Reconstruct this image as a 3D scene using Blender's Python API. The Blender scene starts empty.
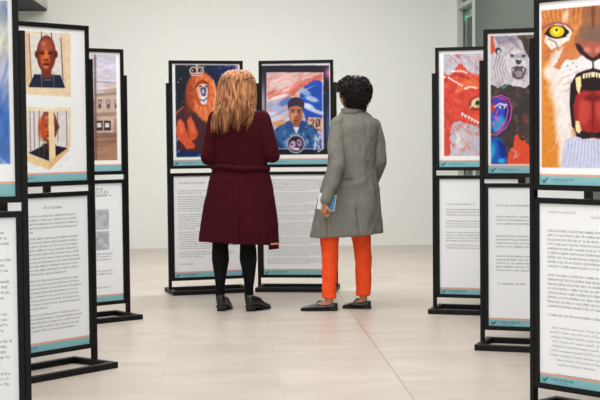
import bpy, bmesh, math, random
import numpy as np
from mathutils import Vector, Matrix
PI = math.pi
S = bpy.context.scene
COL = S.collection

# ------------------------------------------------------------------ camera
cam = bpy.data.objects.new('camera', bpy.data.cameras.new('camera'))
COL.objects.link(cam); S.camera = cam
cam.data.lens = 84.02; cam.data.sensor_width = 36; cam.data.clip_end = 100
cam.matrix_world = Matrix.Translation((0, 0, 1.247)) @ Matrix.Rotation(PI/2-.04588, 4, 'X') @ Matrix.Rotation(-.00986, 4, 'Z')

# ------------------------------------------------------------------ light
W = bpy.data.worlds.new('world'); S.world = W; W.use_nodes = True
W.node_tree.nodes['Background'].inputs[0].default_value = (.97, .98, 1.0, 1)
W.node_tree.nodes['Background'].inputs[1].default_value = 1.0
S.view_settings.view_transform = 'Standard'; S.view_settings.look = 'None'
S.view_settings.gamma = 1; S.view_settings.exposure = .84
TH = math.radians(3.0)                                   # the room is turned a little against the view
def room(u, v, z=0):
    return Vector((u*math.cos(TH)-v*math.sin(TH), u*math.sin(TH)+v*math.cos(TH), z))
def area(name, u, v, z, sx, sy, power, col=(1, .99, .975), rot=(0, 0, 0)):
    l = bpy.data.lights.new(name, 'AREA'); l.shape = 'RECTANGLE'; l.size = sx; l.size_y = sy
    l.energy = power; l.color = col
    o = bpy.data.objects.new(name, l); COL.objects.link(o)
    o.location = room(u, v, z); o.rotation_euler = (rot[0], rot[1], rot[2]+TH)
    return o
area('ceiling_light_panel', .2, 12.6, 3.72, 4.2, 1.6, 105)
area('ceiling_light_panel', .2, 9.0, 3.72, 4.2, 1.6, 66)
area('ceiling_light_panel', .2, 5.4, 3.72, 4.2, 1.6, 66)
area('ceiling_light_panel', .2, 1.6, 3.72, 4.2, 1.6, 60)

# ------------------------------------------------------------------ materials
def lin(c):
    c = np.asarray(c, float)/255.
    return np.where(c <= .04045, c/12.92, ((c+.055)/1.055)**2.4)
def mat(name, rgb, rough=.6, metal=0, spec=.5, coat=0, bump=None, var=None, sheen=0, folds=None):
    m = bpy.data.materials.new(name); m.use_nodes = True
    n = m.node_tree.nodes; L = m.node_tree.links; p = n['Principled BSDF']
    c = tuple(lin(rgb))+(1,)
    p.inputs['Base Color'].default_value = c
    p.inputs['Roughness'].default_value = rough; p.inputs['Metallic'].default_value = metal
    p.inputs['Specular IOR Level'].default_value = spec; p.inputs['Coat Weight'].default_value = coat
    if sheen: p.inputs['Sheen Weight'].default_value = sheen
    tc = n.new('ShaderNodeTexCoord')
    if var:                                              # (scale, amount)
        t = n.new('ShaderNodeTexNoise'); t.inputs['Scale'].default_value = var[0]; t.inputs['Detail'].default_value = 5
        L.new(tc.outputs['Object'], t.inputs['Vector'])
        r = n.new('ShaderNodeMapRange'); r.inputs[1].default_value = .3; r.inputs[2].default_value = .7
        r.inputs[3].default_value = 1-var[1]; r.inputs[4].default_value = 1+var[1]
        L.new(t.outputs['Fac'], r.inputs[0])
        x = n.new('ShaderNodeVectorMath'); x.operation = 'SCALE'; x.inputs[0].default_value = c[:3]
        L.new(r.outputs[0], x.inputs['Scale']); L.new(x.outputs[0], p.inputs['Base Color'])
    if bump:                                             # (scale, strength, distance)
        t = n.new('ShaderNodeTexNoise'); t.inputs['Scale'].default_value = bump[0]; t.inputs['Detail'].default_value = 6
        L.new(tc.outputs['Object'], t.inputs['Vector'])
        b = n.new('ShaderNodeBump'); b.inputs['Strength'].default_value = bump[1]; b.inputs['Distance'].default_value = bump[2]
        L.new(t.outputs['Fac'], b.inputs['Height']); L.new(b.outputs[0], p.inputs['Normal'])
        if folds:                                        # ((sx, sy, sz), height)
            mp = n.new('ShaderNodeMapping'); mp.inputs['Scale'].default_value = folds[0]; mp.inputs['Rotation'].default_value = (.25, .3, 0); L.new(tc.outputs['Object'], mp.inputs[0])
            t = n.new('ShaderNodeTexNoise'); t.inputs['Scale'].default_value = 1; t.inputs['Detail'].default_value = 2.5; t.inputs['Distortion'].default_value = .8; L.new(mp.outputs[0], t.inputs['Vector'])
            c2 = n.new('ShaderNodeBump'); c2.inputs['Strength'].default_value = 1; c2.inputs['Distance'].default_value = folds[1]
            L.new(t.outputs['Fac'], c2.inputs['Height']); L.new(c2.outputs[0], b.inputs['Normal'])
    return m
M = {}
M['wall'] = mat('white_plaster', (231, 232, 228), .8, bump=(60, .15, .002))
M['green'] = mat('grey_green_panel', (66, 78, 71), .45, var=(2, .04))
M['ceiling'] = mat('ceiling_paint', (225, 225, 222), .9)
M['darkbulk'] = mat('dark_soffit_underside', (22, 22, 22), .7)
M['bulk'] = mat('soffit_paint', (205, 205, 198), .7)
M['black'] = mat('black_powder_coat', (13, 13, 14), .5, spec=.25, bump=(400, .1, .0005))
M['doorframe'] = mat('grey_door_frame', (176, 184, 176), .45)
M['dark'] = mat('dark_door_leaf', (48, 52, 50), .5)
M['burgundy'] = mat('burgundy_wool', (62, 10, 21), .95, spec=.15, bump=(300, .5, .002), var=(14, .10), folds=((8, 8, 1.8), .035))
M['greywool'] = mat('grey_wool', (122, 120, 113), .95, spec=.15, bump=(320, .6, .002), var=(200, .22), folds=((7, 7, 3.2), .05))
M['orange'] = mat('orange_cotton', (254, 86, 38), .8, spec=.25, bump=(240, .2, .001), var=(10, .04), folds=((12, 12, 9), .018))
M['tights'] = mat('black_knit', (13, 13, 15), .9, spec=.2)
M['patent'] = mat('black_leather', (12, 12, 13), .28, coat=.25)
M['sole'] = mat('black_rubber', (20, 20, 20), .6)
M['skin'] = mat('skin', (205, 150, 120), .5, var=(30, .05))
M['skin2'] = mat('tan_skin', (190, 128, 98), .5, var=(30, .05))
M['curl'] = mat('dark_brown_hair', (27, 20, 18), .6, spec=.3, var=(60, .35))
M['peach'] = mat('peach_ribbon', (226, 150, 110), .7)
M['eye'] = mat('eye_white', (235, 232, 228), .25)
M['paper'] = mat('white_paper', (235, 238, 240), .6)
M['bluepaper'] = mat('blue_print', (84, 150, 196), .5, var=(18, .25))
g = mat('door_glass', (190, 220, 205), .05)
g.node_tree.nodes['Principled BSDF'].inputs['Transmission Weight'].default_value = .9
g.node_tree.nodes['Principled BSDF'].inputs['Roughness'].default_value = .08
M['glass'] = g
g = mat('green_exit_glow', (40, 200, 130), .5)
g.node_tree.nodes['Principled BSDF'].inputs['Emission Color'].default_value = (.05, .8, .35, 1)
g.node_tree.nodes['Principled BSDF'].inputs['Emission Strength'].default_value = 1.0
M['exit'] = g
# hair with strand streaks
m = mat('copper_blonde_hair', (160, 95, 50), .5, spec=.35)
n = m.node_tree.nodes; L = m.node_tree.links; p = n['Principled BSDF']
ob = n.new('ShaderNodeTexCoord'); mp = n.new('ShaderNodeMapping'); mp.inputs['Scale'].default_value = (60, 60, 2)
t = n.new('ShaderNodeTexNoise'); t.inputs['Scale'].default_value = 1; t.inputs['Detail'].default_value = 3
r = n.new('ShaderNodeValToRGB'); r.color_ramp.elements[0].position = .34; r.color_ramp.elements[1].position = .66
r.color_ramp.elements[0].color = tuple(lin((98, 52, 30)))+(1,); r.color_ramp.elements[1].color = tuple(lin((200, 138, 90)))+(1,)
L.new(ob.outputs['Object'], mp.inputs[0]); L.new(mp.outputs[0], t.inputs['Vector']); L.new(t.outputs['Fac'], r.inputs[0]); L.new(r.outputs[0], p.inputs['Base Color'])
M['hair'] = m
# prints: the picture is stored as a colour attribute on the sheet
m = bpy.data.materials.new('printed_sheet'); m.use_nodes = True
n = m.node_tree.nodes; a = n.new('ShaderNodeAttribute'); a.attribute_name = 'print'
m.node_tree.links.new(a.outputs['Color'], n['Principled BSDF'].inputs['Base Color'])
n['Principled BSDF'].inputs['Roughness'].default_value = .42; n['Principled BSDF'].inputs['Specular IOR Level'].default_value = .2
M['print'] = m
# floor: large porcelain tiles with faint streaks, thin joints and one tan expansion joint
m = mat('porcelain_tiles', (205, 196, 181), .36, spec=.4)
n = m.node_tree.nodes; L = m.node_tree.links; p = n['Principled BSDF']
tc = n.new('ShaderNodeTexCoord'); sep = n.new('ShaderNodeSeparateXYZ'); L.new(tc.outputs['Object'], sep.inputs[0])
def mth(op, a, b=None, c=None):
    q = n.new('ShaderNodeMath'); q.operation = op
    for i, v in enumerate((a, b, c)):
        if v is None: continue
        if isinstance(v, (int, float)): q.inputs[i].default_value = v
        else: L.new(v, q.inputs[i])
    return q.outputs[0]
TU, TV = .61, 1.22
def dist_line(co, off, per): return mth('ABSOLUTE', mth('SUBTRACT', mth('FRACT', mth('ADD', mth('DIVIDE', mth('SUBTRACT', co, off), per), .5)), .5))
du = mth('MULTIPLY', dist_line(sep.outputs[0], .26, TU), TU); dv = mth('MULTIPLY', dist_line(sep.outputs[1], 7.03, TV), TV)
grout = mth('LESS_THAN', mth('MINIMUM', du, dv), .0022)
tan = mth('LESS_THAN', mth('ABSOLUTE', mth('SUBTRACT', sep.outputs[0], .87)), .0042)
cu = mth('FLOOR', mth('DIVIDE', mth('SUBTRACT', sep.outputs[0], .26), TU)); cv = mth('FLOOR', mth('DIVIDE', mth('SUBTRACT', sep.outputs[1], 7.03), TV))
cx = n.new('ShaderNodeCombineXYZ'); L.new(cu, cx.inputs[0]); L.new(cv, cx.inputs[1])
wn = n.new('ShaderNodeTexWhiteNoise'); L.new(cx.outputs[0], wn.inputs['Vector'])
mp = n.new('ShaderNodeMapping'); mp.inputs['Scale'].default_value = (1.1, 3.2, 1)
va = n.new('ShaderNodeVectorMath'); va.operation = 'MULTIPLY_ADD'; L.new(wn.outputs['Color'], va.inputs[0]); va.inputs[1].default_value = (9, 9, 9); L.new(tc.outputs['Object'], va.inputs[2])
L.new(va.outputs[0], mp.inputs[0])
t = n.new('ShaderNodeTexNoise'); t.inputs['Scale'].default_value = 1.6; t.inputs['Detail'].default_value = 7; t.inputs['Roughness'].default_value = .6; L.new(mp.outputs[0], t.inputs['Vector'])
r = n.new('ShaderNodeValToRGB'); e = r.color_ramp.elements
e[0].position = .3; e[1].position = .7; e[0].color = tuple(lin((178, 168, 156)))+(1,); e[1].color = tuple(lin((198, 188, 177)))+(1,)
L.new(t.outputs['Fac'], r.inputs[0])
sc = n.new('ShaderNodeVectorMath'); sc.operation = 'SCALE'; L.new(r.outputs[0], sc.inputs[0]); L.new(mth('MULTIPLY_ADD', wn.outputs['Value'], .05, .975), sc.inputs['Scale'])
mx = n.new('ShaderNodeMix'); mx.data_type = 'RGBA'; L.new(grout, mx.inputs[0]); L.new(sc.outputs[0], mx.inputs[6]); mx.inputs[7].default_value = tuple(lin((178, 168, 152)))+(1,)
mx2 = n.new('ShaderNodeMix'); mx2.data_type = 'RGBA'; L.new(tan, mx2.inputs[0]); L.new(mx.outputs[2], mx2.inputs[6]); mx2.inputs[7].default_value = tuple(lin((160, 140, 116)))+(1,)
L.new(mx2.outputs[2], p.inputs['Base Color'])
M['floor'] = m

# ------------------------------------------------------------------ mesh helpers
def obj(name, bm, material, parent=None, smooth=False):
    me = bpy.data.meshes.new(name); bmesh.ops.recalc_face_normals(bm, faces=bm.faces); bm.to_mesh(me); bm.free()
    me.materials.append(M[material] if isinstance(material, str) else material)
    if smooth:
        for f in me.polygons: f.use_smooth = True
    o = bpy.data.objects.new(name, me); COL.objects.link(o)
    if parent: o.parent = parent
    return o
def empty(name, loc, rz=0, label=None, cat=None, group=None):
    o = bpy.data.objects.new(name, None); o.empty_display_size = .1; COL.objects.link(o)
    o.location = loc; o.rotation_euler = (0, 0, rz)
    if label: o['label'] = label
    if cat: o['category'] = cat
    if group: o['group'] = group
    return o
def box(bm, x0, x1, y0, y1, z0, z1, bev=0):
    r = bmesh.ops.create_cube(bm, size=1)
    for v in r['verts']:
        v.co = Vector((x0+(v.co.x+.5)*(x1-x0), y0+(v.co.y+.5)*(y1-y0), z0+(v.co.z+.5)*(z1-z0)))
    if bev:
        es = list({e for v in r['verts'] for e in v.link_edges})
        bmesh.ops.bevel(bm, geom=es, offset=bev, segments=2, affect='EDGES', profile=.5)
def frame_basis(d):
    d = d.normalized(); a = Vector((0, 0, 1)) if abs(d.z) < .9 else Vector((0, 1, 0))
    x = d.cross(a).normalized(); return x, d.cross(x).normalized()
def rings_mesh(bm, rings, cap=True):
    prev = None; first = None
    for pts in rings:
        vs = [bm.verts.new(p) for p in pts]
        if prev:
            k = len(vs)
            for i in range(k): bm.faces.new((prev[i], prev[(i+1) % k], vs[(i+1) % k], vs[i]))
        else: first = vs
        prev = vs
    if cap: bm.faces.new(first[::-1]); bm.faces.new(prev)
def capsule(bm, p0, p1, r0, r1, k=14, flat=1):
    p0, p1 = Vector(p0), Vector(p1); d = p1-p0; x, y = frame_basis(d); dn = d.normalized(); R = []
    for j in range(1, 5):
        a = -PI/2+j*PI/10; R.append((p0+dn*r0*math.sin(a), r0*math.cos(a)))
    R.append((p0, r0)); R.append((p0.lerp(p1, .5), (r0+r1)/2)); R.append((p1, r1))
    for j in range(4, 0, -1):
        a = PI/2-j*PI/10; R.append((p1+dn*r1*math.sin(a), r1*math.cos(a)))
    rings_mesh(bm, [[c+(x*math.cos(t)+y*math.sin(t)*flat)*r for t in (2*PI*i/k for i in range(k))] for c, r in R])
def chain(bm, pts, k=14):                                   # pts: (point, radius)
    for (a, ra), (b, rb) in zip(pts, pts[1:]): capsule(bm, a, b, ra, rb, k)
def loft_z(bm, rows, k=48, fold=None):                       # rows: (z, cx, cy, rx, ry)
    R = []
    for row in rows:
        z, cx, cy, rx, ry = row[:5]
        pts = []
        for i in range(k):
            t = 2*PI*i/k; s = 1+(fold(t, z) if fold else 0)
            pts.append(Vector((cx+rx*math.cos(t)*s, cy+ry*math.sin(t)*s, z+(row[5]*math.cos(t) if len(row) > 5 else 0))))
        R.append(pts)
    rings_mesh(bm, R)
def interp(rows, n):
    rows = sorted(rows); z = [r[0] for r in rows]; out = []
    A = np.array(rows, float)
    for q in np.linspace(z[0], z[-1], n): out.append(tuple([q]+[float(np.interp(q, z, A[:, j])) for j in range(1, A.shape[1])]))
    for _ in range(2):
        B = np.array(out); B[1:-1, 1:] = (B[:-2, 1:]+2*B[1:-1, 1:]+B[2:, 1:])/4; out = [tuple(b) for b in B]
    return out
def remesh(o, vox, sm=4, disp=None):
    md = o.modifiers.new('remesh', 'REMESH'); md.mode = 'VOXEL'; md.voxel_size = vox; md.use_smooth_shade = True
    md = o.modifiers.new('smooth', 'SMOOTH'); md.factor = .5; md.iterations = sm
    if disp:
        tx = bpy.data.textures.new(o.name+'_wrinkles', 'CLOUDS'); tx.noise_scale = disp[0]; tx.noise_depth = 2
        md = o.modifiers.new('wrinkles', 'DISPLACE'); md.texture = tx; md.strength = disp[1]; md.mid_level = .5
        md.texture_coords = 'LOCAL'

# ------------------------------------------------------------------ the room
def struct(name, bm, m, parent=None):
    o = obj(name, bm, m, parent)
    if not parent: o['kind'] = 'structure'; o.rotation_euler = (0, 0, TH)
    return o
WV, RU, LU, H = 15.72, 2.63, -4.6, 3.8
bm = bmesh.new(); box(bm, LU-.2, RU+2.6, -2.5, WV+.2, -.1, 0); struct('floor', bm, 'floor')
bm = bmesh.new(); box(bm, LU-.2, RU+2.6, -2.5, WV+.2, H, H+.1); struct('ceiling', bm, 'ceiling')
bm = bmesh.new(); box(bm, LU, RU+.03, WV, WV+.2, 0, H); struct('wall_back', bm, 'wall')
bm = bmesh.new(); box(bm, LU-.2, LU, -2.5, WV+.2, 0, H); struct('wall_left', bm, 'wall')
D0, D1, DH = WV-1.06, WV-.02, 2.74                           # the doorway, hard against the back wall
bm = bmesh.new()
box(bm, RU, RU+.12, -2.5, D0, 0, H); box(bm, RU, RU+.12, D0, WV, 3.3, H)
struct('wall_right', bm, 'green')
# corridor seen through the doorway
bm = bmesh.new(); box(bm, RU+.03, RU+2.6, WV, WV+.2, 0, H); struct('wall_corridor_end', bm, 'green')
bm = bmesh.new(); box(bm, RU+2.5, RU+2.6, 8, WV, 0, H); struct('wall_corridor', bm, 'green')
d = empty('door_1', (0, 0, 0)); d.rotation_euler = (0, 0, TH); d['kind'] = 'structure'
bm = bmesh.new()
box(bm, RU-.02, RU+.10, D0, D0+.08, 0, 3.3, .004); box(bm, RU-.02, RU+.04, D1-.07, D1, 0, 3.3, .004)
box(bm, RU-.02, RU+.10, D0+.08, D1-.07, 2.64, 2.69, .004); box(bm, RU-.02, RU+.10, D0+.08, D1-.07, 3.22, 3.3, .004)
obj('door_frame', bm, 'doorframe', d)
bm = bmesh.new(); box(bm, RU+.04, RU+.055, D0+.08, D1-.07, 2.69, 3.22); obj('transom_pane', bm, 'dark', d)
bm = bmesh.new(); box(bm, RU+.03, RU+.08, D0+.08, D0+.68, 0, 2.52); box(bm, RU+.03, RU+.08, D0+.68, D1-.07, 0, .2)
lf = obj('door_leaf', bm, 'dark', d)
bm = bmesh.new(); box(bm, RU+.05, RU+.058, D0+.68, D1-.07, .2, 2.64); box(bm, RU+.05, RU+.058, D0+.08, D0+.68, 2.52, 2.64); obj('glass_pane', bm, 'glass', lf)
bm = bmesh.new(); capsule(bm, (RU+.01, D0+.14, .95), (RU+.01, D0+.14, 1.25), .012, .012, 10); obj('door_handle', bm, 'doorframe', lf, True)
# soffit hanging along the upper left
bm = bmesh.new(); box(bm, LU, -1.955, WV-3.4, WV, 2.675, H); struct('trim_1', bm, 'bulk')
bm = bmesh.new(); box(bm, LU, -1.965, WV-3.4, WV, 2.655, 2.675); struct('trim_2', bm, 'darkbulk')  # thin near-black sheet covering only the soffit's underside
# exit light in the corridor
bm = bmesh.new(); box(bm, RU+.075, RU+.235, WV-.045, WV-.002, 2.525, 2.575, .006)
o = obj('exit_light', bm, 'exit'); o.rotation_euler = (0, 0, TH)
o['label'] = 'small green lit exit light on the wall behind the doorway glass'; o['category'] = 'exit light'

# ------------------------------------------------------------------ the prints
rng = np.random.RandomState(4)
def vnoise(X, Y, sx, sy, seed=0):
    r = np.random.RandomState(seed).rand(64, 64); x = np.asarray(X)/sx+100.3; y = np.asarray(Y)/sy+100.7
    xi = np.floor(x).astype(int); yi = np.floor(y).astype(int); fx = x-xi; fy = y-yi; fx = fx*fx*(3-2*fx); fy = fy*fy*(3-2*fy)
    a = r[yi % 64, xi % 64]; b = r[yi % 64, (xi+1) % 64]; c = r[(yi+1) % 64, xi % 64]; d = r[(yi+1) % 64, (xi+1) % 64]
    return (a*(1-fx)+b*fx)*(1-fy)+(c*(1-fx)+d*fx)*fy
class Paint:
    """paints one picture in the sketch coordinates of that poster (quad = where its corners lie in the sketch)"""
    def __init__(s, quad, nu, nv):
        s.nu, s.nv = nu, nv
        u, v = np.meshgrid(np.linspace(0, 1, nu), np.linspace(0, 1, nv)); s.u, s.v = u, v
        src = [(0, 0), (1, 0), (0, 1), (1, 1)]; A = []; B = []
        for (a, b), (x, y) in zip(src, quad):
            A.append([a, b, 1, 0, 0, 0, -a*x, -b*x]); B.append(x); A.append([0, 0, 0, a, b, 1, -a*y, -b*y]); B.append(y)
        h = np.linalg.solve(np.array(A, float), np.array(B, float)); w = h[6]*u+h[7]*v+1
        s.X = (h[0]*u+h[1]*v+h[2])/w; s.Y = (h[3]*u+h[4]*v+h[5])/w
        s.C = np.ones((nv, nu, 3))*np.array((246, 247, 249.)); s.clip = np.ones_like(u, bool)
    def mix(s, m, col, a=1):
        m = (np.clip(m, 0, 1)*a*s.clip)[..., None]; s.C = s.C*(1-m)+np.array(col, float)*m
    def rect(s, x0, x1, y0, y1, col, a=1): s.mix(((s.X > x0) & (s.X < x1) & (s.Y > y0) & (s.Y < y1)).astype(float), col, a)
    def ell(s, cx, cy, rx, ry, col, soft=.15, ang=0, a=1):
        c, n = math.cos(ang), math.sin(ang); x = s.X-cx; y = s.Y-cy
        r = np.sqrt(((x*c+y*n)/rx)**2+((-x*n+y*c)/ry)**2); s.mix((1-r)/soft+.5, col, a)
    def poly(s, pts, col, a=1, wob=0):
        X = s.X+(wob*(vnoise(s.X, s.Y, 2.2, 2.2, 7)-.5)*2 if wob else 0); Y = s.Y+(wob*(vnoise(s.X, s.Y, 2.2, 2.2, 8)-.5)*2 if wob else 0)
        ins = np.zeros_like(X, bool); k = len(pts)
        for i in range(k):
            x0, y0 = pts[i]; x1, y1 = pts[(i+1) % k]
            if y0 == y1: continue
            ins ^= ((y0 > Y) != (y1 > Y)) & (X < (x1-x0)*(Y-y0)/(y1-y0)+x0)
        s.mix(ins.astype(float), col, a)
    def line(s, pts, w, col, a=1, w1=None):
        best = np.zeros_like(s.X); k = len(pts)-1; w1 = w if w1 is None else w1
        for i in range(k):
            x0, y0 = pts[i]; x1, y1 = pts[i+1]; dx, dy = x1-x0, y1-y0; t = np.clip(((s.X-x0)*dx+(s.Y-y0)*dy)/(dx*dx+dy*dy+1e-9), 0, 1)
            ww = w+(w1-w)*(i+t)/k
            best = np.maximum(best, np.clip((ww/2-np.hypot(s.X-x0-t*dx, s.Y-y0-t*dy))/.35+.5, 0, 1))
        s.mix(best, col, a)
    def brush(s, amt, sx, sy, seed=1, ang=0):
        c, n = math.cos(ang), math.sin(ang); k = vnoise(s.X*c+s.Y*n, -s.X*n+s.Y*c, sx, sy, seed)-.5
        s.C = np.where(s.clip[..., None], s.C*(1+k[..., None]*amt), s.C)
    def cloud(s, col, sx, sy, seed, th=.55, soft=.15, a=1, ang=0):
        c, n = math.cos(ang), math.sin(ang); k = vnoise(s.X*c+s.Y*n, -s.X*n+s.Y*c, sx, sy, seed)*.55+vnoise(s.X*n+s.Y*c, s.X*c-s.Y*n, sx*.45, sy*.45, seed+1)*.28+vnoise(s.X, s.Y, 1.1, 1.1, seed+2)*.17; soft = soft*1.8
        s.mix((k-th)/soft, col, a)
    def art(s, u0, u1, v0, v1): s.clip = (s.u >= u0) & (s.u <= u1) & (s.v >= v0) & (s.v <= v1)
    def soften(s, n=2):
        for _ in range(n):
            C = s.C.copy(); C[1:-1, 1:-1] = (s.C[:-2, 1:-1]+s.C[2:, 1:-1]+s.C[1:-1, :-2]+s.C[1:-1, 2:]+2*s.C[1:-1, 1:-1])/6; s.C = C
    def banner(s, v0=.953, white=False):
        s.clip[:] = True
        s.mix((s.v > v0-.012).astype(float), (234, 168, 144)); s.mix((s.v > v0-.002).astype(float), (136, 190, 198))
        # small bird shaped mark and two thin rows of small lettering beside it
        U = s.u*.556; V = (s.v-v0)*.81; q = (1-v0)*.81
        def tri(a, b, c):
            def sg(p, r): return (U-r[0])*(p[1]-r[1])-(p[0]-r[0])*(V-r[1])
            d1, d2, d3 = sg(a, b), sg(b, c), sg(c, a); s.mix((((d1 > 0) & (d2 > 0) & (d3 > 0)) | ((d1 < 0) & (d2 < 0) & (d3 < 0))).astype(float), (58, 112, 126))
        tri((.012, q*.38), (.032, q*.55), (.024, q*.92)); tri((.024, q*.92), (.026, q*.45), (.056, q*.10)); tri((.03, q*.2), (.04, q*.45), (.05, q*.3))
        k = np.random.RandomState(3).rand(400) > .25
        m = ((V > q*.34) & (V < q*.52) & (U > .064) & (U < .19) & k[np.clip((U/.0045).astype(int), 0, 399)])
        s.mix(m.astype(float), (60, 118, 134), .6)
        m = ((V > q*.64) & (V < q*.74) & (U > .064) & (U < .16) & k[np.clip((U/.004).astype(int)+60, 0, 399)])
        s.mix(m.astype(float), (80, 136, 150), .5)

def paint_swirl(p):
    p.art(.04, .972, .045, .842); p.clip &= True
    p.rect(-300, 40, -50, 300, (150, 170, 195)); p.mix((p.Y-10)/30, (205, 208, 186)); p.mix((p.Y-42)/25, (186, 190, 216)); p.mix((p.Y-76)/35, (74, 118, 190))
    q0 = p.clip.copy(); p.clip = q0 & (p.Y > 82+6*np.sin(p.X/7)); p.cloud((40, 84, 170), 14, 26, 5, .5, .2, .8, .5); p.clip = q0; p.cloud((214, 216, 226), 9, 20, 9, .6, .12, .6, -.5); p.cloud((170, 96, 170), 10, 10, 12, .68, .1, .8, .6)
    for k in range(9): p.line([(-130+k*17+6*math.sin(j), 10+j*19) for j in range(9)], 2.5, (226, 224, 200) if k % 2 else (60, 96, 176), .45)
    p.ell(-60, 85, 28, 44, (60, 60, 120), .5, .3, .6); p.ell(-58, 80, 16, 26, (230, 210, 150), .5, .3, .7); p.brush(.22, 3, 12, 3, .4)
def head(p, cx, cy, rx, ry, tone=0):
    p.ell(cx, cy, rx, ry, (122, 52, 44), .08)
    p.ell(cx-rx*1.0, cy+ry*.02, rx*.2, ry*.2, (108, 44, 40), .3); p.ell(cx+rx*1.0, cy+ry*.02, rx*.2, ry*.2, (96, 40, 40), .3)
    p.ell(cx, cy-ry*.35, rx*.7, ry*.48, (168, 82, 60), .6); p.ell(cx-rx*.1, cy+ry*.2, rx*.5, ry*.55, (214, 108, 56), .6, 0, .9)
    for d in (-1, 1):
        p.ell(cx+d*rx*.42, cy-ry*.04, rx*.26, ry*.09, (84, 30, 28), .4); p.line([(cx+d*rx*.2, cy-ry*.2), (cx+d*rx*.65, cy-ry*.16)], .8, (84, 30, 28), .8)
    p.line([(cx, cy-ry*.1), (cx, cy+ry*.3)], 1.3, (236, 150, 92), .8); p.ell(cx, cy+ry*.33, rx*.26, ry*.08, (140, 58, 44), .4)
    p.ell(cx, cy+ry*.56, rx*.34, ry*.08, (104, 34, 32), .4); p.ell(cx, cy+ry*.70, rx*.26, ry*.06, (222, 138, 86), .5); p.ell(cx-rx*.3, cy-ry*.55, rx*.25, ry*.12, (206, 140, 116), .7, -.4, .7)
def paint_heads(p):
    p.clip = (p.u > .02) & (p.u < .98) & (p.v > .01) & (p.v < .93)
    p.poly([(20, 31), (70, 34), (70.5, 97), (20.5, 94)], (240, 216, 180)); p.poly([(24, 32.5), (65, 35), (66, 88), (25, 87)], (232, 226, 218))
    p.poly([(24, 32.5), (29, 33), (31, 86), (26, 86)], (226, 196, 160)); p.poly([(61, 34), (65, 34.5), (66, 86), (63, 86)], (232, 208, 176))
    p.line([(28.6, 34), (31, 80)], 1, (150, 110, 86)); p.line([(60.3, 38), (62.6, 80)], 1, (120, 92, 80))
    p.poly([(34, 74), (60, 75), (65, 88), (28, 87)], (34, 44, 66)); p.ell(46.5, 76, 7, 2.5, (86, 60, 70), .4)
    p.ell(46, 71, 5, 7, (120, 52, 42), .3); head(p, 45.8, 54, 9.6, 18.6)
    p.line([(41, 32), (41, 39)], .9, (70, 60, 80)); p.line([(51, 33), (51.4, 39)], .9, (70, 60, 80))
    for x in (41, 53): p.line([(x, 72), (x+.4, 88)], .8, (170, 100, 90), .8)
    p.line([(44, 80), (50, 80)], 1.2, (130, 130, 160), .8)
    # the caged head below
    p.poly([(24, 106), (50, 108), (70.6, 107), (70, 147), (48, 170), (24, 160)], (240, 214, 176)); p.poly([(27, 110), (49, 111), (69, 110), (67.5, 148), (48, 163), (28, 154)], (228, 222, 220))
    p.poly([(28, 153), (46, 144), (67.5, 148), (48.5, 161)], (36, 34, 42))
    p.ell(48.5, 146, 7, 3, (70, 40, 44), .4); head(p, 48.5, 126.5, 8.6, 16.5); p.ell(41.5, 128, 4, 12, (226, 92, 42), .5, 0, .8)
    for x0, y0, y1 in ((29.5, 111, 152), (33.5, 111, 149), (38.6, 111, 155), (66, 111, 146), (57, 111, 141), (43, 111, 157)): p.line([(x0, y0), (x0+.6, y1)], .8, (96, 84, 92), .85)
    p.poly([(48, 109), (53, 109), (55.5, 160), (49, 163)], (244, 216, 170)); p.poly([(24, 153), (48.5, 161.5), (48.5, 170), (24, 160)], (242, 210, 158)); p.poly([(48.5, 161.5), (68, 147.5), (68.4, 151), (48.5, 170)], (228, 190, 138))
    p.poly([(24, 106), (50, 108), (70.6, 107), (70.5, 110.5), (49, 112), (24, 110)], (244, 226, 196)); p.clip &= (p.X < 70.5) & ((p.Y < 97) | (p.Y > 106)); p.brush(.08, 2, 2, 5)
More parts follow.
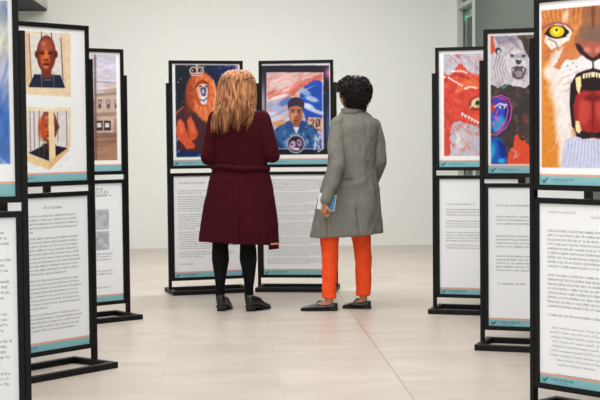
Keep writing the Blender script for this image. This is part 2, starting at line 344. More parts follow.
def paint_street(p):
    p.art(.05, .945, .02, .908)
    p.rect(0, 200, 0, 250, (208, 202, 220)); p.mix((p.Y-75)/30, (222, 208, 204)); p.brush(.06, 14, 8, 2)
    p.poly([(40, 128), (40, 98), (62, 92), (76, 96), (84, 92), (95, 100), (96, 134)], (168, 146, 138))
    p.poly([(60, 96), (72, 88), (84, 96), (84, 134), (60, 134)], (180, 156, 142))
    p.poly([(96, 136), (96, 94), (104, 92), (105, 88.5), (119, 86.5), (119.5, 138)], (202, 178, 164)); p.poly([(95, 94), (119.5, 91), (119.5, 94.5), (95, 97)], (150, 124, 114), .8)
    p.poly([(96, 113.5), (119.5, 111.5), (119.5, 115), (96, 117)], (160, 130, 116), .9); p.poly([(104, 86.5), (119, 84.5), (119, 87), (104, 89)], (226, 208, 196))
    for x in (99.4, 108, 116): p.rect(x-1.7, x+1.7, 100, 108.5, (112, 84, 78)); p.rect(x-.9, x+.9, 101, 104, (210, 196, 194))
    for x in (99, 107): p.rect(x-3.4, x+3.4, 121, 130.5, (70, 50, 46)); p.rect(x-2.2, x+1.8, 123, 127.5, (222, 216, 216))
    p.rect(113, 119.5, 119, 133, (176, 140, 122)); p.rect(60, 92, 116, 130, (116, 92, 86)); p.rect(64, 70, 118, 124, (206, 196, 194)); p.rect(76, 84, 118, 126, (206, 196, 194))
    p.poly([(40, 132), (96, 133), (120, 134), (121, 180), (40, 180)], (172, 130, 106)); p.poly([(40, 144), (94, 141), (121, 138.5), (121, 143), (94, 147), (40, 152)], (140, 102, 84), .7)
    p.poly([(96, 133), (120, 132.5), (120.5, 137), (96, 139)], (128, 98, 86), .8)
    p.line([(50, 74), (92, 81), (121, 84)], .7, (110, 90, 92), .8); p.line([(50, 84), (94, 92), (121, 89)], .6, (120, 100, 100), .7)
    p.line([(94.6, 56), (95.6, 160)], 2.4, (112, 84, 78), .75); p.line([(56, 70), (57, 150)], 1.8, (112, 84, 78), .8); p.brush(.18, 6, 1.6, 9)
def paint_crowned(p):
    p.art(.045, .975, .012, .915)
    p.rect(0, 400, 0, 300, (32, 38, 46)); p.mix((p.X-196)/40*((150-p.Y)/80), (34, 52, 112)); p.cloud((26, 40, 92), 18, 22, 3, .55, .2, .8); p.cloud((84, 90, 104), 8, 6, 14, .70, .1, .5)
    for k in range(60):
        q = np.random.RandomState(k).rand(3); p.ell(175+q[0]*66, 65+q[1]*60, .35+q[2]*.35, .35+q[2]*.3, (210, 214, 230), .8)
    p.ell(240, 67, 5, 6, (220, 150, 176), 1.0, 0, .9)
    p.poly([(173, 168), (173, 132), (186, 128), (205, 138), (216, 142), (242, 140), (242, 168)], (24, 50, 98)); q0 = p.clip.copy(); p.clip = q0 & (p.Y > 138); p.cloud((90, 130, 190), 2, 9, 21, .6, .08, .8, .9); p.clip = q0
    p.poly([(178, 150), (174, 112), (186, 104), (206, 112), (222, 118), (232, 140), (226, 156), (196, 152)], (74, 44, 52), 1, 1); 
    p.rect(173, 174, 60, 170, (50, 40, 40))
    # mane and crown
    p.ell(200.5, 93, 14.5, 21, (216, 96, 52), .12); p.ell(205.5, 98, 13, 24, (232, 124, 74), .14, -.12); p.ell(190, 97, 5, 17, (150, 60, 40), .8, .1, .7)
    for k in range(26):
        a = k/26*2*PI; p.line([(202+9*math.cos(a), 94+14*math.sin(a)), (203+14.5*math.cos(a+.15), 96+22*math.sin(a+.15))], .9, (244, 160, 104) if k % 2 else (176, 70, 40), .6, .3)
    p.line([(213, 80), (215.5, 95), (213, 112), (206, 120)], 1.4, (250, 196, 150), .7)
    p.ell(202, 93, 7.4, 13.5, (196, 84, 46), .12); p.line([(195.5, 88), (198, 83), (204, 81), (209, 85)], 1.2, (110, 44, 32)); p.poly([(196, 88), (200, 84), (207, 84), (208, 92), (207, 103), (202, 105), (199, 98)], (238, 178, 132), 1, .4)
    p.ell(203, 91, 4.2, 6.6, (222, 214, 232), .2); p.ell(203.6, 100, 3.6, 4.6, (232, 228, 240), .25); p.poly([(200, 89), (203, 86), (206.5, 89), (205.5, 96), (201.5, 96)], (70, 60, 104), 1, .4); p.ell(203, 91.5, 1.6, 2.6, (196, 176, 214), .4)
    p.line([(200, 99.5), (204, 101), (207, 98)], 1, (52, 48, 84)); p.ell(200.3, 86.4, 1.2, .9, (30, 20, 30), .4); p.ell(206.2, 86.6, 1.1, .9, (30, 20, 30), .4)
    for a, b in ((190, 197), (197, 203)): p.line([(a+1, 74), (a-.3, 70.5), (a+1.6, 67.6), (a+3.5, 67.2), (a+5.6, 67.8), (b+.4, 70.5), (b-.5, 74)], 1.2, (226, 198, 190))
    p.rect(191, 203, 72.6, 75.8, (226, 190, 180)); p.line([(191, 74.3), (203, 74.3)], .8, (160, 80, 76)); p.line([(196.8, 64.6), (196.8, 68)], 1.1, (236, 214, 204)); p.line([(195.4, 65.8), (198.4, 65.8)], .9, (236, 214, 204))
    for x in (192.5, 196.8, 201): p.ell(x, 70.6, .8, .8, (236, 214, 204), .5)
    # legs and paws
    p.poly([(176, 128), (177.5, 121), (180.8, 118.5), (184, 123), (186.5, 132), (190.5, 140.5), (195, 144), (194.5, 148.5), (187, 149), (182, 143), (177, 139)], (222, 92, 54), 1, .3)
    p.poly([(186.5, 121), (190.5, 115.5), (194, 122), (198, 134), (195.5, 139.5), (190, 141), (187, 134)], (216, 88, 54), 1, .3); p.line([(186, 116), (187.5, 128), (189, 138)], .9, (120, 48, 40), .8)
    p.poly([(206, 122), (212, 118), (220, 128), (224, 146), (214, 152), (206, 148), (210, 138)], (206, 84, 52), 1, .5)
    p.line([(175.5, 114), (180, 110), (183, 107)], 1, (206, 104, 64)); p.ell(181, 127, 2, 6, (244, 140, 96), .8, -.2, .6); p.ell(192, 127, 2, 7, (240, 132, 92), .8, -.2, .6); p.brush(.12, 1.6, 3, 2)
def paint_portrait(p):
    p.art(.0, .985, .018, .905)
    p.rect(0, 400, 0, 300, (36, 34, 50)); p.mix(np.exp(-((p.X-329)**2/14+(p.Y-73)**2/30)), (214, 120, 170)); p.mix(np.exp(-((p.X-262)**2/10+(p.Y-104)**2/400)), (214, 190, 204))
    p.mix(np.exp(-((p.X-263)**2/14+(p.Y-122)**2/90)), (150, 170, 220)); p.mix(np.exp(-((p.X-329)**2/8+(p.Y-128)**2/500)), (70, 110, 190), .8); p.mix(((p.Y > 149.2) & (p.X > 261)).astype(float), (24, 26, 40)); p.mix(((p.Y < 65.4)).astype(float), (236, 236, 240))
    base = p.clip.copy(); p.clip = base & (p.X > 266.8) & (p.X < 323.8) & (p.Y > 72.3) & (p.Y < 149)
    p.rect(0, 400, 0, 300, (226, 186, 186)); p.mix((p.Y-92)/20, (190, 186, 220)); p.cloud((240, 214, 206), 16, 5, 2, .5, .2, .9, -.4); p.cloud((222, 120, 110), 18, 4, 6, .62, .1, .7, -.5)
    p.poly([(266, 92), (282, 90), (298, 82), (312, 77), (324, 73), (324, 80), (306, 85), (296, 94), (284, 100), (268, 98)], (224, 108, 96), .9, 1.4)
    p.poly([(304, 86), (314, 80), (324, 82), (324, 122), (306, 120), (298, 100)], (34, 84, 190), 1, 1.5); p.ell(305, 92, 6.5, 3, (150, 180, 232), .5, .5); p.ell(312, 99, 7, 2.6, (176, 196, 236), .5, .3); p.ell(309, 107, 7, 3, (214, 220, 240), .5, .5); p.ell(318, 112, 7, 2, (190, 206, 240), .6, .3)
    p.ell(285, 102, 7, 3.4, (90, 130, 206), .6, -.5); p.ell(276, 108, 9, 3, (168, 184, 226), .6, .5); p.ell(280, 97, 9, 1.8, (236, 226, 236), .6, -.3); p.ell(290, 88, 10, 1.6, (246, 200, 190), .7, -.5); p.ell(272, 116, 6, 4, (214, 214, 236), .6)
    p.brush(.14, 9, 2.2, 4, -.5)
    for k in range(16):
        q = np.random.RandomState(k+50).rand(5); x, y = 268+q[0]*38, 76+q[1]*42; c = ((250, 226, 216), (232, 134, 120), (204, 196, 226), (120, 150, 214))[(k % 2)+(2 if y > 98 else 0)]
        p.line([(x-9, y+5*q[2]), (x-3, y+1), (x+4, y-2), (x+10, y-4-3*q[3])], 1.2+q[4]*1.6, c, .6, .4)
    # sitter in a denim jacket
    p.poly([(272, 123), (284, 119), (287, 124), (278, 130)], (222, 158, 110), 1, .5); p.poly([(308, 117), (323.8, 118), (323.8, 131), (310, 130)], (222, 176, 150)); p.line([(307.5, 117), (306, 130)], 1.4, (60, 80, 130))
    p.poly([(268, 150), (270, 134), (279, 126), (288, 122), (296, 128), (304, 121), (314, 128), (320, 136), (322, 150)], (54, 98, 156), 1, .6); q0 = p.clip.copy(); p.clip = q0 & (p.Y > 124+np.abs(p.X-296)*.22) & (p.X > 269) & (p.X < 322); p.cloud((126, 168, 208), 3, 7, 8, .5, .12, .8, .3); p.cloud((24, 52, 108), 3, 6, 18, .55, .1, .8, -.3); p.clip = q0
    p.poly([(291, 120), (301, 120), (301, 127), (296.5, 131), (292, 127)], (168, 104, 76)); p.poly([(286, 122), (291, 120), (296, 131), (290, 134)], (44, 84, 146)); p.poly([(301, 120), (307, 122), (302, 134), (297, 131)], (38, 76, 138)); p.poly([(293, 127), (299.5, 127), (296.6, 134)], (214, 222, 236))
    p.ell(295.8, 113.5, 7, 11.5, (186, 118, 84), .1); p.poly([(288, 112), (287.6, 103), (290.5, 98.6), (296, 97), (301.6, 98.6), (304.4, 103), (303.8, 112), (302.4, 107.5), (296, 105.6), (289.6, 107.6)], (58, 46, 66), 1, .2)
    p.ell(293, 116, 2.2, 5, (226, 160, 112), .7, 0, .8); p.ell(299.6, 116.5, 1.8, 5, (140, 82, 66), .7, 0, .7)
    for d in (-1, 1): p.line([(296+d*1.4, 110.4), (296+d*4.8, 109.8)], 1, (50, 30, 30)); p.ell(296+d*3, 112, 1.6, .7, (70, 40, 38), .5)
    p.line([(296, 111), (295.8, 116.4)], .9, (240, 180, 132), .8); p.ell(296, 117.4, 2, .9, (120, 64, 50), .5); p.ell(296, 120.4, 2.8, 1.1, (134, 56, 52), .4); p.ell(296, 123.2, 3, 1.2, (96, 56, 50), .7, 0, .6)
    p.line([(310.5, 120.5), (312.5, 119.6), (314, 121), (313.4, 123), (310.6, 126.5), (314.4, 126.3)], 1.1, (50, 40, 56)); p.line([(316.6, 120), (316, 124), (317.4, 126.4), (319.6, 125), (319.8, 121), (318, 119.4), (316.6, 120)], 1.1, (50, 40, 56)); p.line([(316, 127.5), (320.5, 118.6)], .7, (50, 40, 56))
    p.clip = base
    p.line([(314.5, 150), (316, 137), (318.4, 141), (320, 136.6)], 1.1, (236, 240, 250), .9); p.line([(315, 145), (320, 146), (318, 152), (323, 149)], 1, (236, 240, 250), .8); p.line([(322.6, 73), (322.8, 148.6)], 1, (226, 210, 232), .9); p.line([(266.8, 73), (266.8, 148.6)], .8, (236, 222, 228), .8); p.line([(267, 148.7), (323, 148.9)], .9, (176, 190, 226), .9)
    p.ell(296, 144, 9.2, 9.4, (166, 166, 190), .06); p.ell(296, 144, 7.7, 7.9, (36, 34, 52), .08); p.ell(292.6, 145, 3, 4.4, (206, 170, 196), .4, .3); p.ell(299.4, 143, 2.6, 4, (170, 138, 180), .4, -.2); p.ell(292, 144.4, 1.1, 1, (40, 30, 50), .5); p.ell(299, 142.6, 1, 1, (40, 30, 50), .5); p.ell(296.4, 149, 3.6, 1.4, (226, 214, 226), .5)
def paint_red(p):
    p.art(.065, .96, .028, .905)
    p.rect(0, 600, 0, 300, (196, 192, 208)); p.cloud((222, 218, 228), 4, 6, 3, .55, .15, .8, .6); p.cloud((160, 156, 184), 3, 6, 9, .65, .1, .6, -.6)
    p.line([(444, 50), (474, 78)], .8, (120, 116, 130), .6); p.line([(456, 50), (486, 74)], .8, (120, 116, 130), .5)
    p.poly([(444, 72), (448, 76), (455, 72), (456, 67), (460, 63.5), (465, 67), (468, 71), (474, 74), (482, 76), (496, 72), (506, 80), (512, 96), (511, 118), (500, 128), (484, 127), (470, 124), (458, 121), (452.5, 124), (450.5, 132), (450.5, 160), (440, 160), (440, 70)], (218, 74, 58), 1, .8)
    p.cloud((236, 112, 84), 5, 4, 12, .55, .15, .7, .5); p.cloud((176, 46, 44), 5, 7, 16, .62, .12, .7, -.5)
    p.line([(444, 82), (449, 78), (456, 74.5), (468, 78), (478, 84)], 1, (120, 50, 56), .8); p.poly([(462, 82), (474, 78), (480, 84), (478, 88), (466, 90), (454, 94)], (240, 148, 80), .5, 1)
    for x, y in ((449, 77.8), (451.5, 79.6), (454, 81.2), (456.6, 82.4), (459, 84), (461.8, 85.2), (452.4, 71.6), (455, 71), (458, 71.2), (461, 71.2), (464, 71.8), (466.4, 73), (465.6, 88.6), (468, 87.6), (470.8, 87), (473.5, 87.2), (476, 88), (444.6, 77)): p.ell(x, y, 1.4, .9, (250, 240, 238), .4, .3)
    for x, y in ((462.6, 113.6), (465.6, 115.6), (469, 117), (472, 118.8), (475, 120.6), (478, 122), (481, 123), (485, 123.6), (489, 123)): p.poly([(x-1.4, y-1.4), (x+1.6, y-.4), (x-.2, y+3.2)], (252, 244, 240))
    p.ell(476.5, 103, 7.6, 6.4, (150, 52, 50), .3, -.3); p.ell(477, 103, 5.6, 4.8, (238, 210, 150), .3, -.3); p.ell(477.6, 103, 3, 3, (120, 140, 70), .4); p.ell(477.8, 103, 1.5, 1.9, (20, 20, 20), .4); p.line([(470, 108.5), (473, 104), (477, 99), (482, 97)], 1.1, (250, 236, 214), .9); p.line([(470, 109), (478, 110)], 1, (60, 30, 40), .7)
    p.ell(496, 100, 9, 11, (120, 30, 40), .3); p.poly([(492, 92), (495, 92), (493, 100)], (250, 244, 236)); p.poly([(499, 91), (502, 92), (500, 100)], (250, 244, 236)); p.ell(502, 84, 2, 1.6, (60, 20, 30), .4)
    p.ell(461, 140, 5, 12, (226, 220, 230), .6, .3, .7); p.line([(456, 133), (460, 138), (457, 143)], 1.2, (246, 242, 246), .9); p.line([(463, 128), (480, 136), (490, 132)], 1, (160, 150, 176), .7); p.brush(.12, 2, 3, 6)
def paint_halves(p):
    p.art(.028, .972, .018, .935)
    p.rect(0, 700, 0, 300, (66, 56, 56)); p.cloud((96, 78, 76), 7, 8, 3, .5, .2, .6)
    p.poly([(489, 34), (517, 34), (522, 40), (526, 50), (531, 60), (532, 84), (526, 88), (506, 84), (500, 88), (491, 84), (489, 60)], (212, 206, 216), 1, .8)
    p.poly([(489, 34), (495, 34), (495, 42), (497, 50), (494, 54), (489, 52)], (232, 86, 58)); p.poly([(526, 34), (586, 34), (586, 60), (560, 74), (540, 64)], (112, 82, 74), 1, 1.5); p.cloud((150, 112, 96), 5, 6, 25, .6, .1, .4)
    for k in range(16):
        a = k/15; p.line([(496+a*4, 37+a*7), (503+a*18-4*a*a, 33.5+a*6), (512+a*12, 42+a*10)], .7, (140, 130, 152), .7, .3)
    for k in range(12): p.line([(497+k*1.5, 54+k*.5), (494+k*1.4, 68), (496+k*1.7, 83-k*.4)], .8, (134, 124, 146) if k % 2 else (240, 236, 244), .75, .3)
    for k in range(9): p.line([(514+k*1.2, 34), (508+k*2, 44)], .8, (120, 108, 130), .6, .3)
    p.ell(499.6, 51, 3, 3.4, (60, 54, 66), .3); p.ell(500.2, 52, 1.7, 2.2, (206, 200, 210), .4)
    p.ell(517, 62, 10.5, 12.5, (228, 224, 230), .2); p.poly([(510, 52), (516, 55), (522, 52), (530, 55), (528, 60), (520, 58), (513, 59)], (180, 172, 190), .8, .5); p.ell(513.5, 55.8, 2, 1.1, (50, 46, 58), .4); p.ell(525, 56, 2, 1.1, (50, 46, 58), .4)
    p.poly([(516.4, 60), (523.4, 60), (521.6, 64.5), (518, 64.5)], (76, 68, 80)); p.poly([(512.6, 68), (518, 66), (524, 66.4), (528, 69), (525, 78), (519, 80), (514, 77)], (96, 84, 98)); p.poly([(515.8, 72), (520, 70.4), (524.4, 72), (522.6, 77), (518, 77.4)], (160, 150, 162))
    for x in (514.6, 524.8): p.poly([(x-.9, 68.6), (x+.9, 68.6), (x, 73)], (248, 246, 250))
    p.ell(519, 83, 6, 3.5, (226, 222, 228), .4); p.line([(500, 84), (505, 88), (510, 84)], 1.2, (110, 190, 200), .8)
    # blue and pink face
    p.ell(501, 114, 12, 20, (34, 40, 110), .15, .15); p.cloud((40, 96, 220), 4, 6, 31, .5, .15, .0)
    p.ell(498, 112, 8, 16, (56, 72, 206), .3, .2); p.ell(500, 124, 6, 9, (40, 160, 226), .5, .4); p.ell(494, 108, 3, 5, (206, 60, 60), .5, .3, .9)
    for q in ([(494, 98), (502, 95), (510, 99), (513, 108), (512, 118), (507, 128), (498, 135), (491, 134)], [(499, 97), (507, 100), (509.5, 110), (507, 122), (501, 130)], [(494, 116), (499, 120), (503, 127), (497, 132)], [(493, 122), (497, 127)]): p.line(q, 1.3, (222, 86, 150), .95)
    p.line([(496, 107), (501, 103.6), (508, 105)], 1.5, (236, 230, 244)); p.ell(503.6, 107, 3.6, 1.8, (226, 222, 240), .3); p.ell(503.8, 107.2, 1.4, 1.4, (20, 20, 60), .3); p.line([(497, 103), (503, 100.4), (509, 102)], 1.2, (120, 30, 120)); p.line([(499, 110), (497, 117), (500, 119)], 1.3, (236, 90, 170))
    p.poly([(489, 138), (496, 136), (503, 139), (507, 148), (508, 166), (489, 166)], (26, 92, 196), 1, .8); p.poly([(499, 140), (506, 144), (508, 156), (502, 158)], (28, 40, 130), .9, .8); p.ell(493, 152, 3.4, 9, (40, 160, 220), .6, .2); p.ell(503, 161, 4, 2.2, (60, 170, 226), .6)
    p.poly([(509, 163), (510, 152), (515, 146), (516, 136), (519, 134), (521, 139), (525, 136), (527, 143), (532, 146), (540, 142), (548, 150), (556, 148), (562, 166), (509, 166)], (232, 82, 50), 1, .6); p.line([(512, 149), (518, 152), (515, 158), (520, 155)], .9, (196, 190, 214), .9); p.ell(524, 139, 1.7, 1.5, (40, 20, 20), .4); p.cloud((250, 140, 90), 4, 4, 41, 2, .1, 0)
    p.ell(526.6, 119, 2.4, 5, (120, 66, 66), .6); p.line([(531, 92), (534, 104), (532, 116)], 1.4, (150, 90, 90), .8)
    p.ell(558, 112, 14, 22, (120, 60, 80), .3); p.ell(558, 112, 10, 17, (206, 120, 90), .5); p.line([(550, 106), (556, 104)], 1.4, (40, 20, 30)); p.line([(560, 104), (566, 106)], 1.4, (40, 20, 30)); p.line([(553, 122), (563, 122)], 1.6, (120, 30, 40)); p.brush(.12, 2, 3, 8)
def paint_roar(p):
    p.art(.022, .972, .042, .905); A = 593.5                                # the face is mirrored about its nose line
    X0 = p.X.copy(); p.X = np.where(X0 > A, 2*A-X0, X0)
    p.rect(0, 900, -50, 300, (206, 128, 70)); p.cloud((168, 88, 50), 7, 14, 3, .5, .2, .8, .5); p.cloud((232, 176, 116), 4, 11, 7, .58, .15, .7, .7)
    p.poly([(536, 60), (552, 62), (562, 90), (560, 130), (566, 170), (536, 170)], (222, 138, 52), .9, 2)
    for k in range(22): p.line([(541+k*.9, 62+k*4.6), (545+k*.9, 74+k*4.6), (551+k*.5, 86+k*4.2)], 1.2, (246, 184, 92) if k % 2 else (178, 92, 30), .55, .3)
    for k in range(20): p.line([(541+k*2.4, 8), (543+k*2.2, 16), (546+k*2, 25)], 1.1, (232, 170, 116) if k % 2 else (142, 70, 42), .5, .3)
    [p.ell(x, y, a, b, (240, 232, 232), .7, g, .9) for x, y, a, b, g in ((560, 60, 9, 12, .4), (561, 84, 11, 20, .1), (564, 108, 9, 28, 0), (566, 138, 8, 30, -.1), (551, 72, 7, 8, .5), (566, 160, 7, 14, 0))]; [p.line([(566-k, 64+k*9), (560-k*.6, 74+k*9), (552-k*.2, 80+k*9)], 1, (228, 196, 176) if k % 2 else (250, 246, 246), .6, .3) for k in range(9)]
    p.poly([(584, 6), (602, 6), (602, 44), (580, 46), (574, 40), (582, 26)], (146, 96, 72), .85, 1); p.ell(590, 34, 9, 9, (124, 98, 90), .7, 0, .8); p.poly([(591.5, 4), (602, 4), (602, 30), (592, 28)], (110, 62, 42), .8, .6)
    # muzzle
    p.ell(579, 66, 17, 16.5, (236, 232, 236), .2, -.25); p.poly([(566, 46), (576, 43), (584, 54), (576, 60), (566, 60), (559, 70), (554, 68)], (206, 120, 66), .9, 1)
    for k in range(6): p.line([(560+k*1.2, 76+k*3), (572+k, 71+k*3), (583, 67+k*2)], 1, (180, 160, 160) if k % 2 else (250, 248, 250), .8, .4)
    for x, y in ((568, 66), (573, 63), (571, 70), (577, 67)): p.ell(x, y, .7, .6, (90, 70, 70), .5)
    p.poly([(580, 43), (602, 42), (602, 62), (593.5, 62), (588, 58), (578, 48)], (176, 92, 78), 1, .4); p.poly([(575, 43.5), (580, 44), (585, 50), (589, 55), (593.5, 58), (593.5, 62), (586, 58), (579, 52)], (52, 36, 38), 1, .3); p.ell(588, 50, 4, 3, (206, 124, 112), .6, .4)
    p.line([(593.5, 60), (593.5, 69)], 1.6, (60, 40, 44))
    # eye
    p.poly([(545, 42), (547, 32), (556, 24), (566, 25), (572, 31), (570, 40), (560, 46), (552, 50)], (232, 222, 214), 1, .6); p.poly([(545, 34), (549, 28), (556, 25), (564, 26), (570, 32), (565, 37.5), (556, 39), (550, 37)], (34, 26, 28), 1, .2)
    p.ell(557.4, 31.6, 7.4, 5.6, (228, 190, 36), .1); p.ell(556.4, 31, 3.8, 3.4, (246, 222, 70), .5); p.ell(557, 30, 1.3, 1.3, (24, 20, 16), .3); p.line([(546, 34), (550, 36.8), (557, 38.4), (566, 36.4)], 1.2, (30, 22, 26)); p.line([(541, 30), (549, 25), (557, 22.5), (568, 25), (574, 31)], 1.6, (130, 74, 90), .9)
    p.line([(549, 39), (556, 42), (559, 50)], 1.2, (120, 80, 92), .8); p.ell(566, 16, 3, 6, (236, 216, 196), .7, .3, .8)
    # mouth
    p.poly([(602, 66), (593.5, 68), (586, 70), (577, 74), (571.5, 84), (570.5, 104), (573, 126), (577, 135), (584, 137.5), (593, 135), (602, 134)], (40, 28, 34), 1, .4)
    p.poly([(602, 94), (593, 91), (585, 90), (577, 94), (573.6, 106), (575, 120), (580, 130), (590, 133), (602, 131)], (158, 42, 40), 1, .4); p.ell(585, 110, 6, 15, (196, 72, 62), .6, .1, .9); p.line([(593.5, 92), (593.5, 130)], 1.2, (112, 22, 26), .9); p.ell(593, 98, 9, 3.4, (120, 30, 34), .7)
    p.poly([(575.6, 78), (581.4, 76), (581.8, 86), (579.6, 94), (577, 90)], (246, 222, 160), 1, .2); p.poly([(575.8, 121), (579.6, 121), (581.8, 130), (579.4, 134), (576, 131)], (246, 216, 160), 1, .2)
    for k in range(4): p.poly([(583+k*2.8, 74-k*.6), (585.5+k*2.8, 73.6-k*.6), (585+k*2.8, 78.6-k*.5), (583.4+k*2.8, 78.8-k*.5)], (248, 232, 186))
    p.line([(577, 135.5), (584, 138), (593, 136.4), (602, 136)], 2.2, (30, 24, 38)); p.line([(571.8, 84), (570.8, 104), (573.2, 127)], 1.6, (24, 20, 34))
    p.poly([(566, 140), (575, 136), (585, 139), (602, 137), (602, 170), (562, 170), (563, 150)], (200, 204, 232), 1, 1)
    for k in range(18): p.line([(570+k*1.6, 139+(k % 3)), (568+k*1.7, 152), (565+k*1.9, 166)], .9, (236, 238, 250) if k % 2 else (150, 152, 200), .65, .3)
    p.X = X0; p.brush(.10, 2.5, 3, 8)

def text_marks(bm, rs, x0, x1, z, xh, dens=1.0, sl=0):         # one row of small lettering made of strokes, at y = just in front of the sheet
    x = x0; y = -.0006
    def q(a, b, c, d):
        v = [bm.verts.new((a, y, c)), bm.verts.new((b, y, c)), bm.verts.new((b, y, d)), bm.verts.new((a, y, d))]; bm.faces.new(v)
    while x < x1-xh:
        for _ in range(rs.choice((2, 3, 4, 5, 6, 7, 9))):
            if x > x1-xh*.7: break
            w = xh*rs.choice((.35, .6, .7, .7)); t = xh*.17; h = xh*rs.choice((1, 1, 1, 1, 1.45)); kind = rs.random()
            q(x, x+t, z, z+h)
            if w > xh*.4:
                if kind < .7: q(x+w-t, x+w, z, z+xh)
                if kind > .3: q(x, x+w, z+xh-t, z+xh)
                if kind < .5 or kind > .8: q(x, x+w, z, z+t)
            x += w+xh*.22
        x += xh*.55
def handwriting(bm, rs, x0, x1, z, a):
    y = -.0006; x = x0
    while x < x1:
        n = rs.randint(4, 9); pts = []
        for i in range(n*3): pts.append((x+i*a*.35, z+a*(.5+.5*math.sin(i*2.1+rs.random()*1.5))*(1+(rs.random() < .12))))
        for (p, r), (s, t) in zip(pts, pts[1:]):
            h = .0013; v = [bm.verts.new((p, y, r-h)), bm.verts.new((s, y, t-h)), bm.verts.new((s, y, t+h)), bm.verts.new((p, y, r+h))]; bm.faces.new(v)
        x = pts[-1][0]+a*.9

FW, FH, GAP, ZT, BAR, PWD, ZP, BD, BH = .604, .86, .034, 1.853, .025, .0237, 1.674, .176, .0334
IW, IH = FW-2*BAR, FH-2*BAR
def sheet(name, parent, p, ztop, letters=None, ink=(52, 54, 58)):
    """one printed sheet: a fine grid coloured by the painting, plus the letter strokes, in one mesh"""
    nu, nv = p.nu, p.nv
    co = np.stack([(p.u-.5)*IW, np.full_like(p.u, -.004), ztop-p.v*IH], -1).reshape(-1, 3); col = lin(np.clip(p.C, 0, 255)).reshape(-1, 3)
    idx = np.arange(nu*nv).reshape(nv, nu); F = np.stack([idx[1:, :-1], idx[1:, 1:], idx[:-1, 1:], idx[:-1, :-1]], -1).reshape(-1, 4)
    if letters is not None:
        vs = np.array([v.co[:] for v in letters.verts]); vs[:, 1] += -.004; letters.verts.index_update()
        fs = np.array([[v.index for v in f.verts] for f in letters.faces])+len(co)
        co = np.vstack([co, vs]); F = np.vstack([F, fs]); col = np.vstack([col, np.tile(lin(ink), (len(vs), 1))]); letters.free()
    me = bpy.data.meshes.new(name); me.from_pydata(co.tolist(), [], F.tolist())
    at = me.color_attributes.new('print', 'FLOAT_COLOR', 'POINT')
    at.data.foreach_set('color', np.hstack([col, np.ones((len(col), 1))]).astype(np.float32).ravel())
    me.materials.append(M['print']); o = bpy.data.objects.new(name, me); COL.objects.link(o); o.parent = parent
    return o
def make_frame(parent, ztop):
    bm = bmesh.new(); y0, y1 = -.014, .014
    box(bm, -FW/2, FW/2, y0, y1, ztop-BAR, ztop, .002); box(bm, -FW/2, FW/2, y0, y1, ztop-FH, ztop-FH+BAR, .002)
    for s in (-1, 1): box(bm, min(s*FW/2, s*(FW/2-BAR)), max(s*FW/2, s*(FW/2-BAR)), y0+.0005, y1-.0005, ztop-FH+.002, ztop-.002, .002)
    box(bm, -IW/2-.004, IW/2+.004, .002, .006, ztop-FH+BAR-.004, ztop-BAR+.004)                # backing board
    return obj('frame', bm, 'black', parent)
def stand(x, y, yaw, label, painter, quad, res, text):
    r = empty('display_stand', (x, y, 0), yaw, label, 'display stand')
    for s in (-1, 1):
        bm = bmesh.new(); a, b = sorted((s*FW/2, s*(FW/2+PWD))); box(bm, a+.0005*(s > 0), b-.0005*(s < 0), -.016, .016, BH-.004, ZP, .002); obj('post', bm, 'black', r)
    bm = bmesh.new(); hw = FW/2+PWD
    box(bm, -hw, hw, -BD, -BD+.036, 0, BH, .003); box(bm, -hw, hw, BD-.036, BD, 0, BH, .003)
    for s in (-1, 1): a, b = sorted((s*hw, s*(hw-.034))); box(bm, a, b, -BD+.03, BD-.03, .0005, BH-.0005, .002)
    obj('base', bm, 'black', r)
    f = make_frame(r, ZT); p = Paint(quad, *res); painter(p); p.soften(2); p.banner(text.get('bv', .953)); sheet('art_print', f, p, ZT-BAR)
    zl = ZT-FH-GAP; f = make_frame(r, zl); p = Paint([(0, 0), (1, 0), (0, 1), (1, 1)], 112, 164); p.C[:] = (243, 245, 249)
    bm = bmesh.new(); rs = random.Random(text['seed']); top = zl-BAR; text['fn'](bm, rs, top, p); p.banner(.953); sheet('text_print', f, p, top, bm, text.get('ink', (118, 120, 126)))
    return r
def rows(bm, rs, top, v, n, x0=.05, x1=.506, pitch=.0198, xh=.0078, last=.6):
    for i in range(n): text_marks(bm, rs, -IW/2+x0, -IW/2+(x1-rs.random()*.03 if i < n-1 else x0+(x1-x0)*last), top-v*IH-i*pitch, xh)
def t_crowned(bm, rs, top, p):
    text_marks(bm, rs, -IW/2+.04, -IW/2+.26, top-.075*IH, .0095); v = .15
    for n in (9, 1): pass
    for n, l in ((2, .4), (7, .5), (7, .3), (8, .8), (3, .4)): rows(bm, rs, top, v, n, .035, .52, .0188, .0074, l); v += (n*.0188+.010)/IH
    text_marks(bm, rs, -IW/2+.035, -IW/2+.16, top-.875*IH, .009)
def t_dense(bm, rs, top, p):
    v = .05
    for n in (9, 8, 6, 5, 10, 6, 8, 5): rows(bm, rs, top, v, n, .03, .528, .0112, .0058, .7); v += (n*.0112+.008)/IH
def t_letter(bm, rs, top, p):
    handwriting(bm, rs, -IW/2+.05, -IW/2+.20, top-.055*IH, .012); handwriting(bm, rs, -IW/2+.28, -IW/2+.46, top-.075*IH, .013); v = .155
    for n, l in ((9, .9), (8, .8), (1, .95)): rows(bm, rs, top, v, n, .045, .52, .0198, .0084, l); v += (n*.0198+.02)/IH
    v += .02
    for i in range(9): handwriting(bm, rs, -IW/2+.05+rs.random()*.02+(.04 if i > 6 else 0), -IW/2+(.50 if i < 7 else .3), top-v*IH-i*.0205, .0075)
    handwriting(bm, rs, -IW/2+.09, -IW/2+.46, top-v*IH-10.2*.0205, .0085)
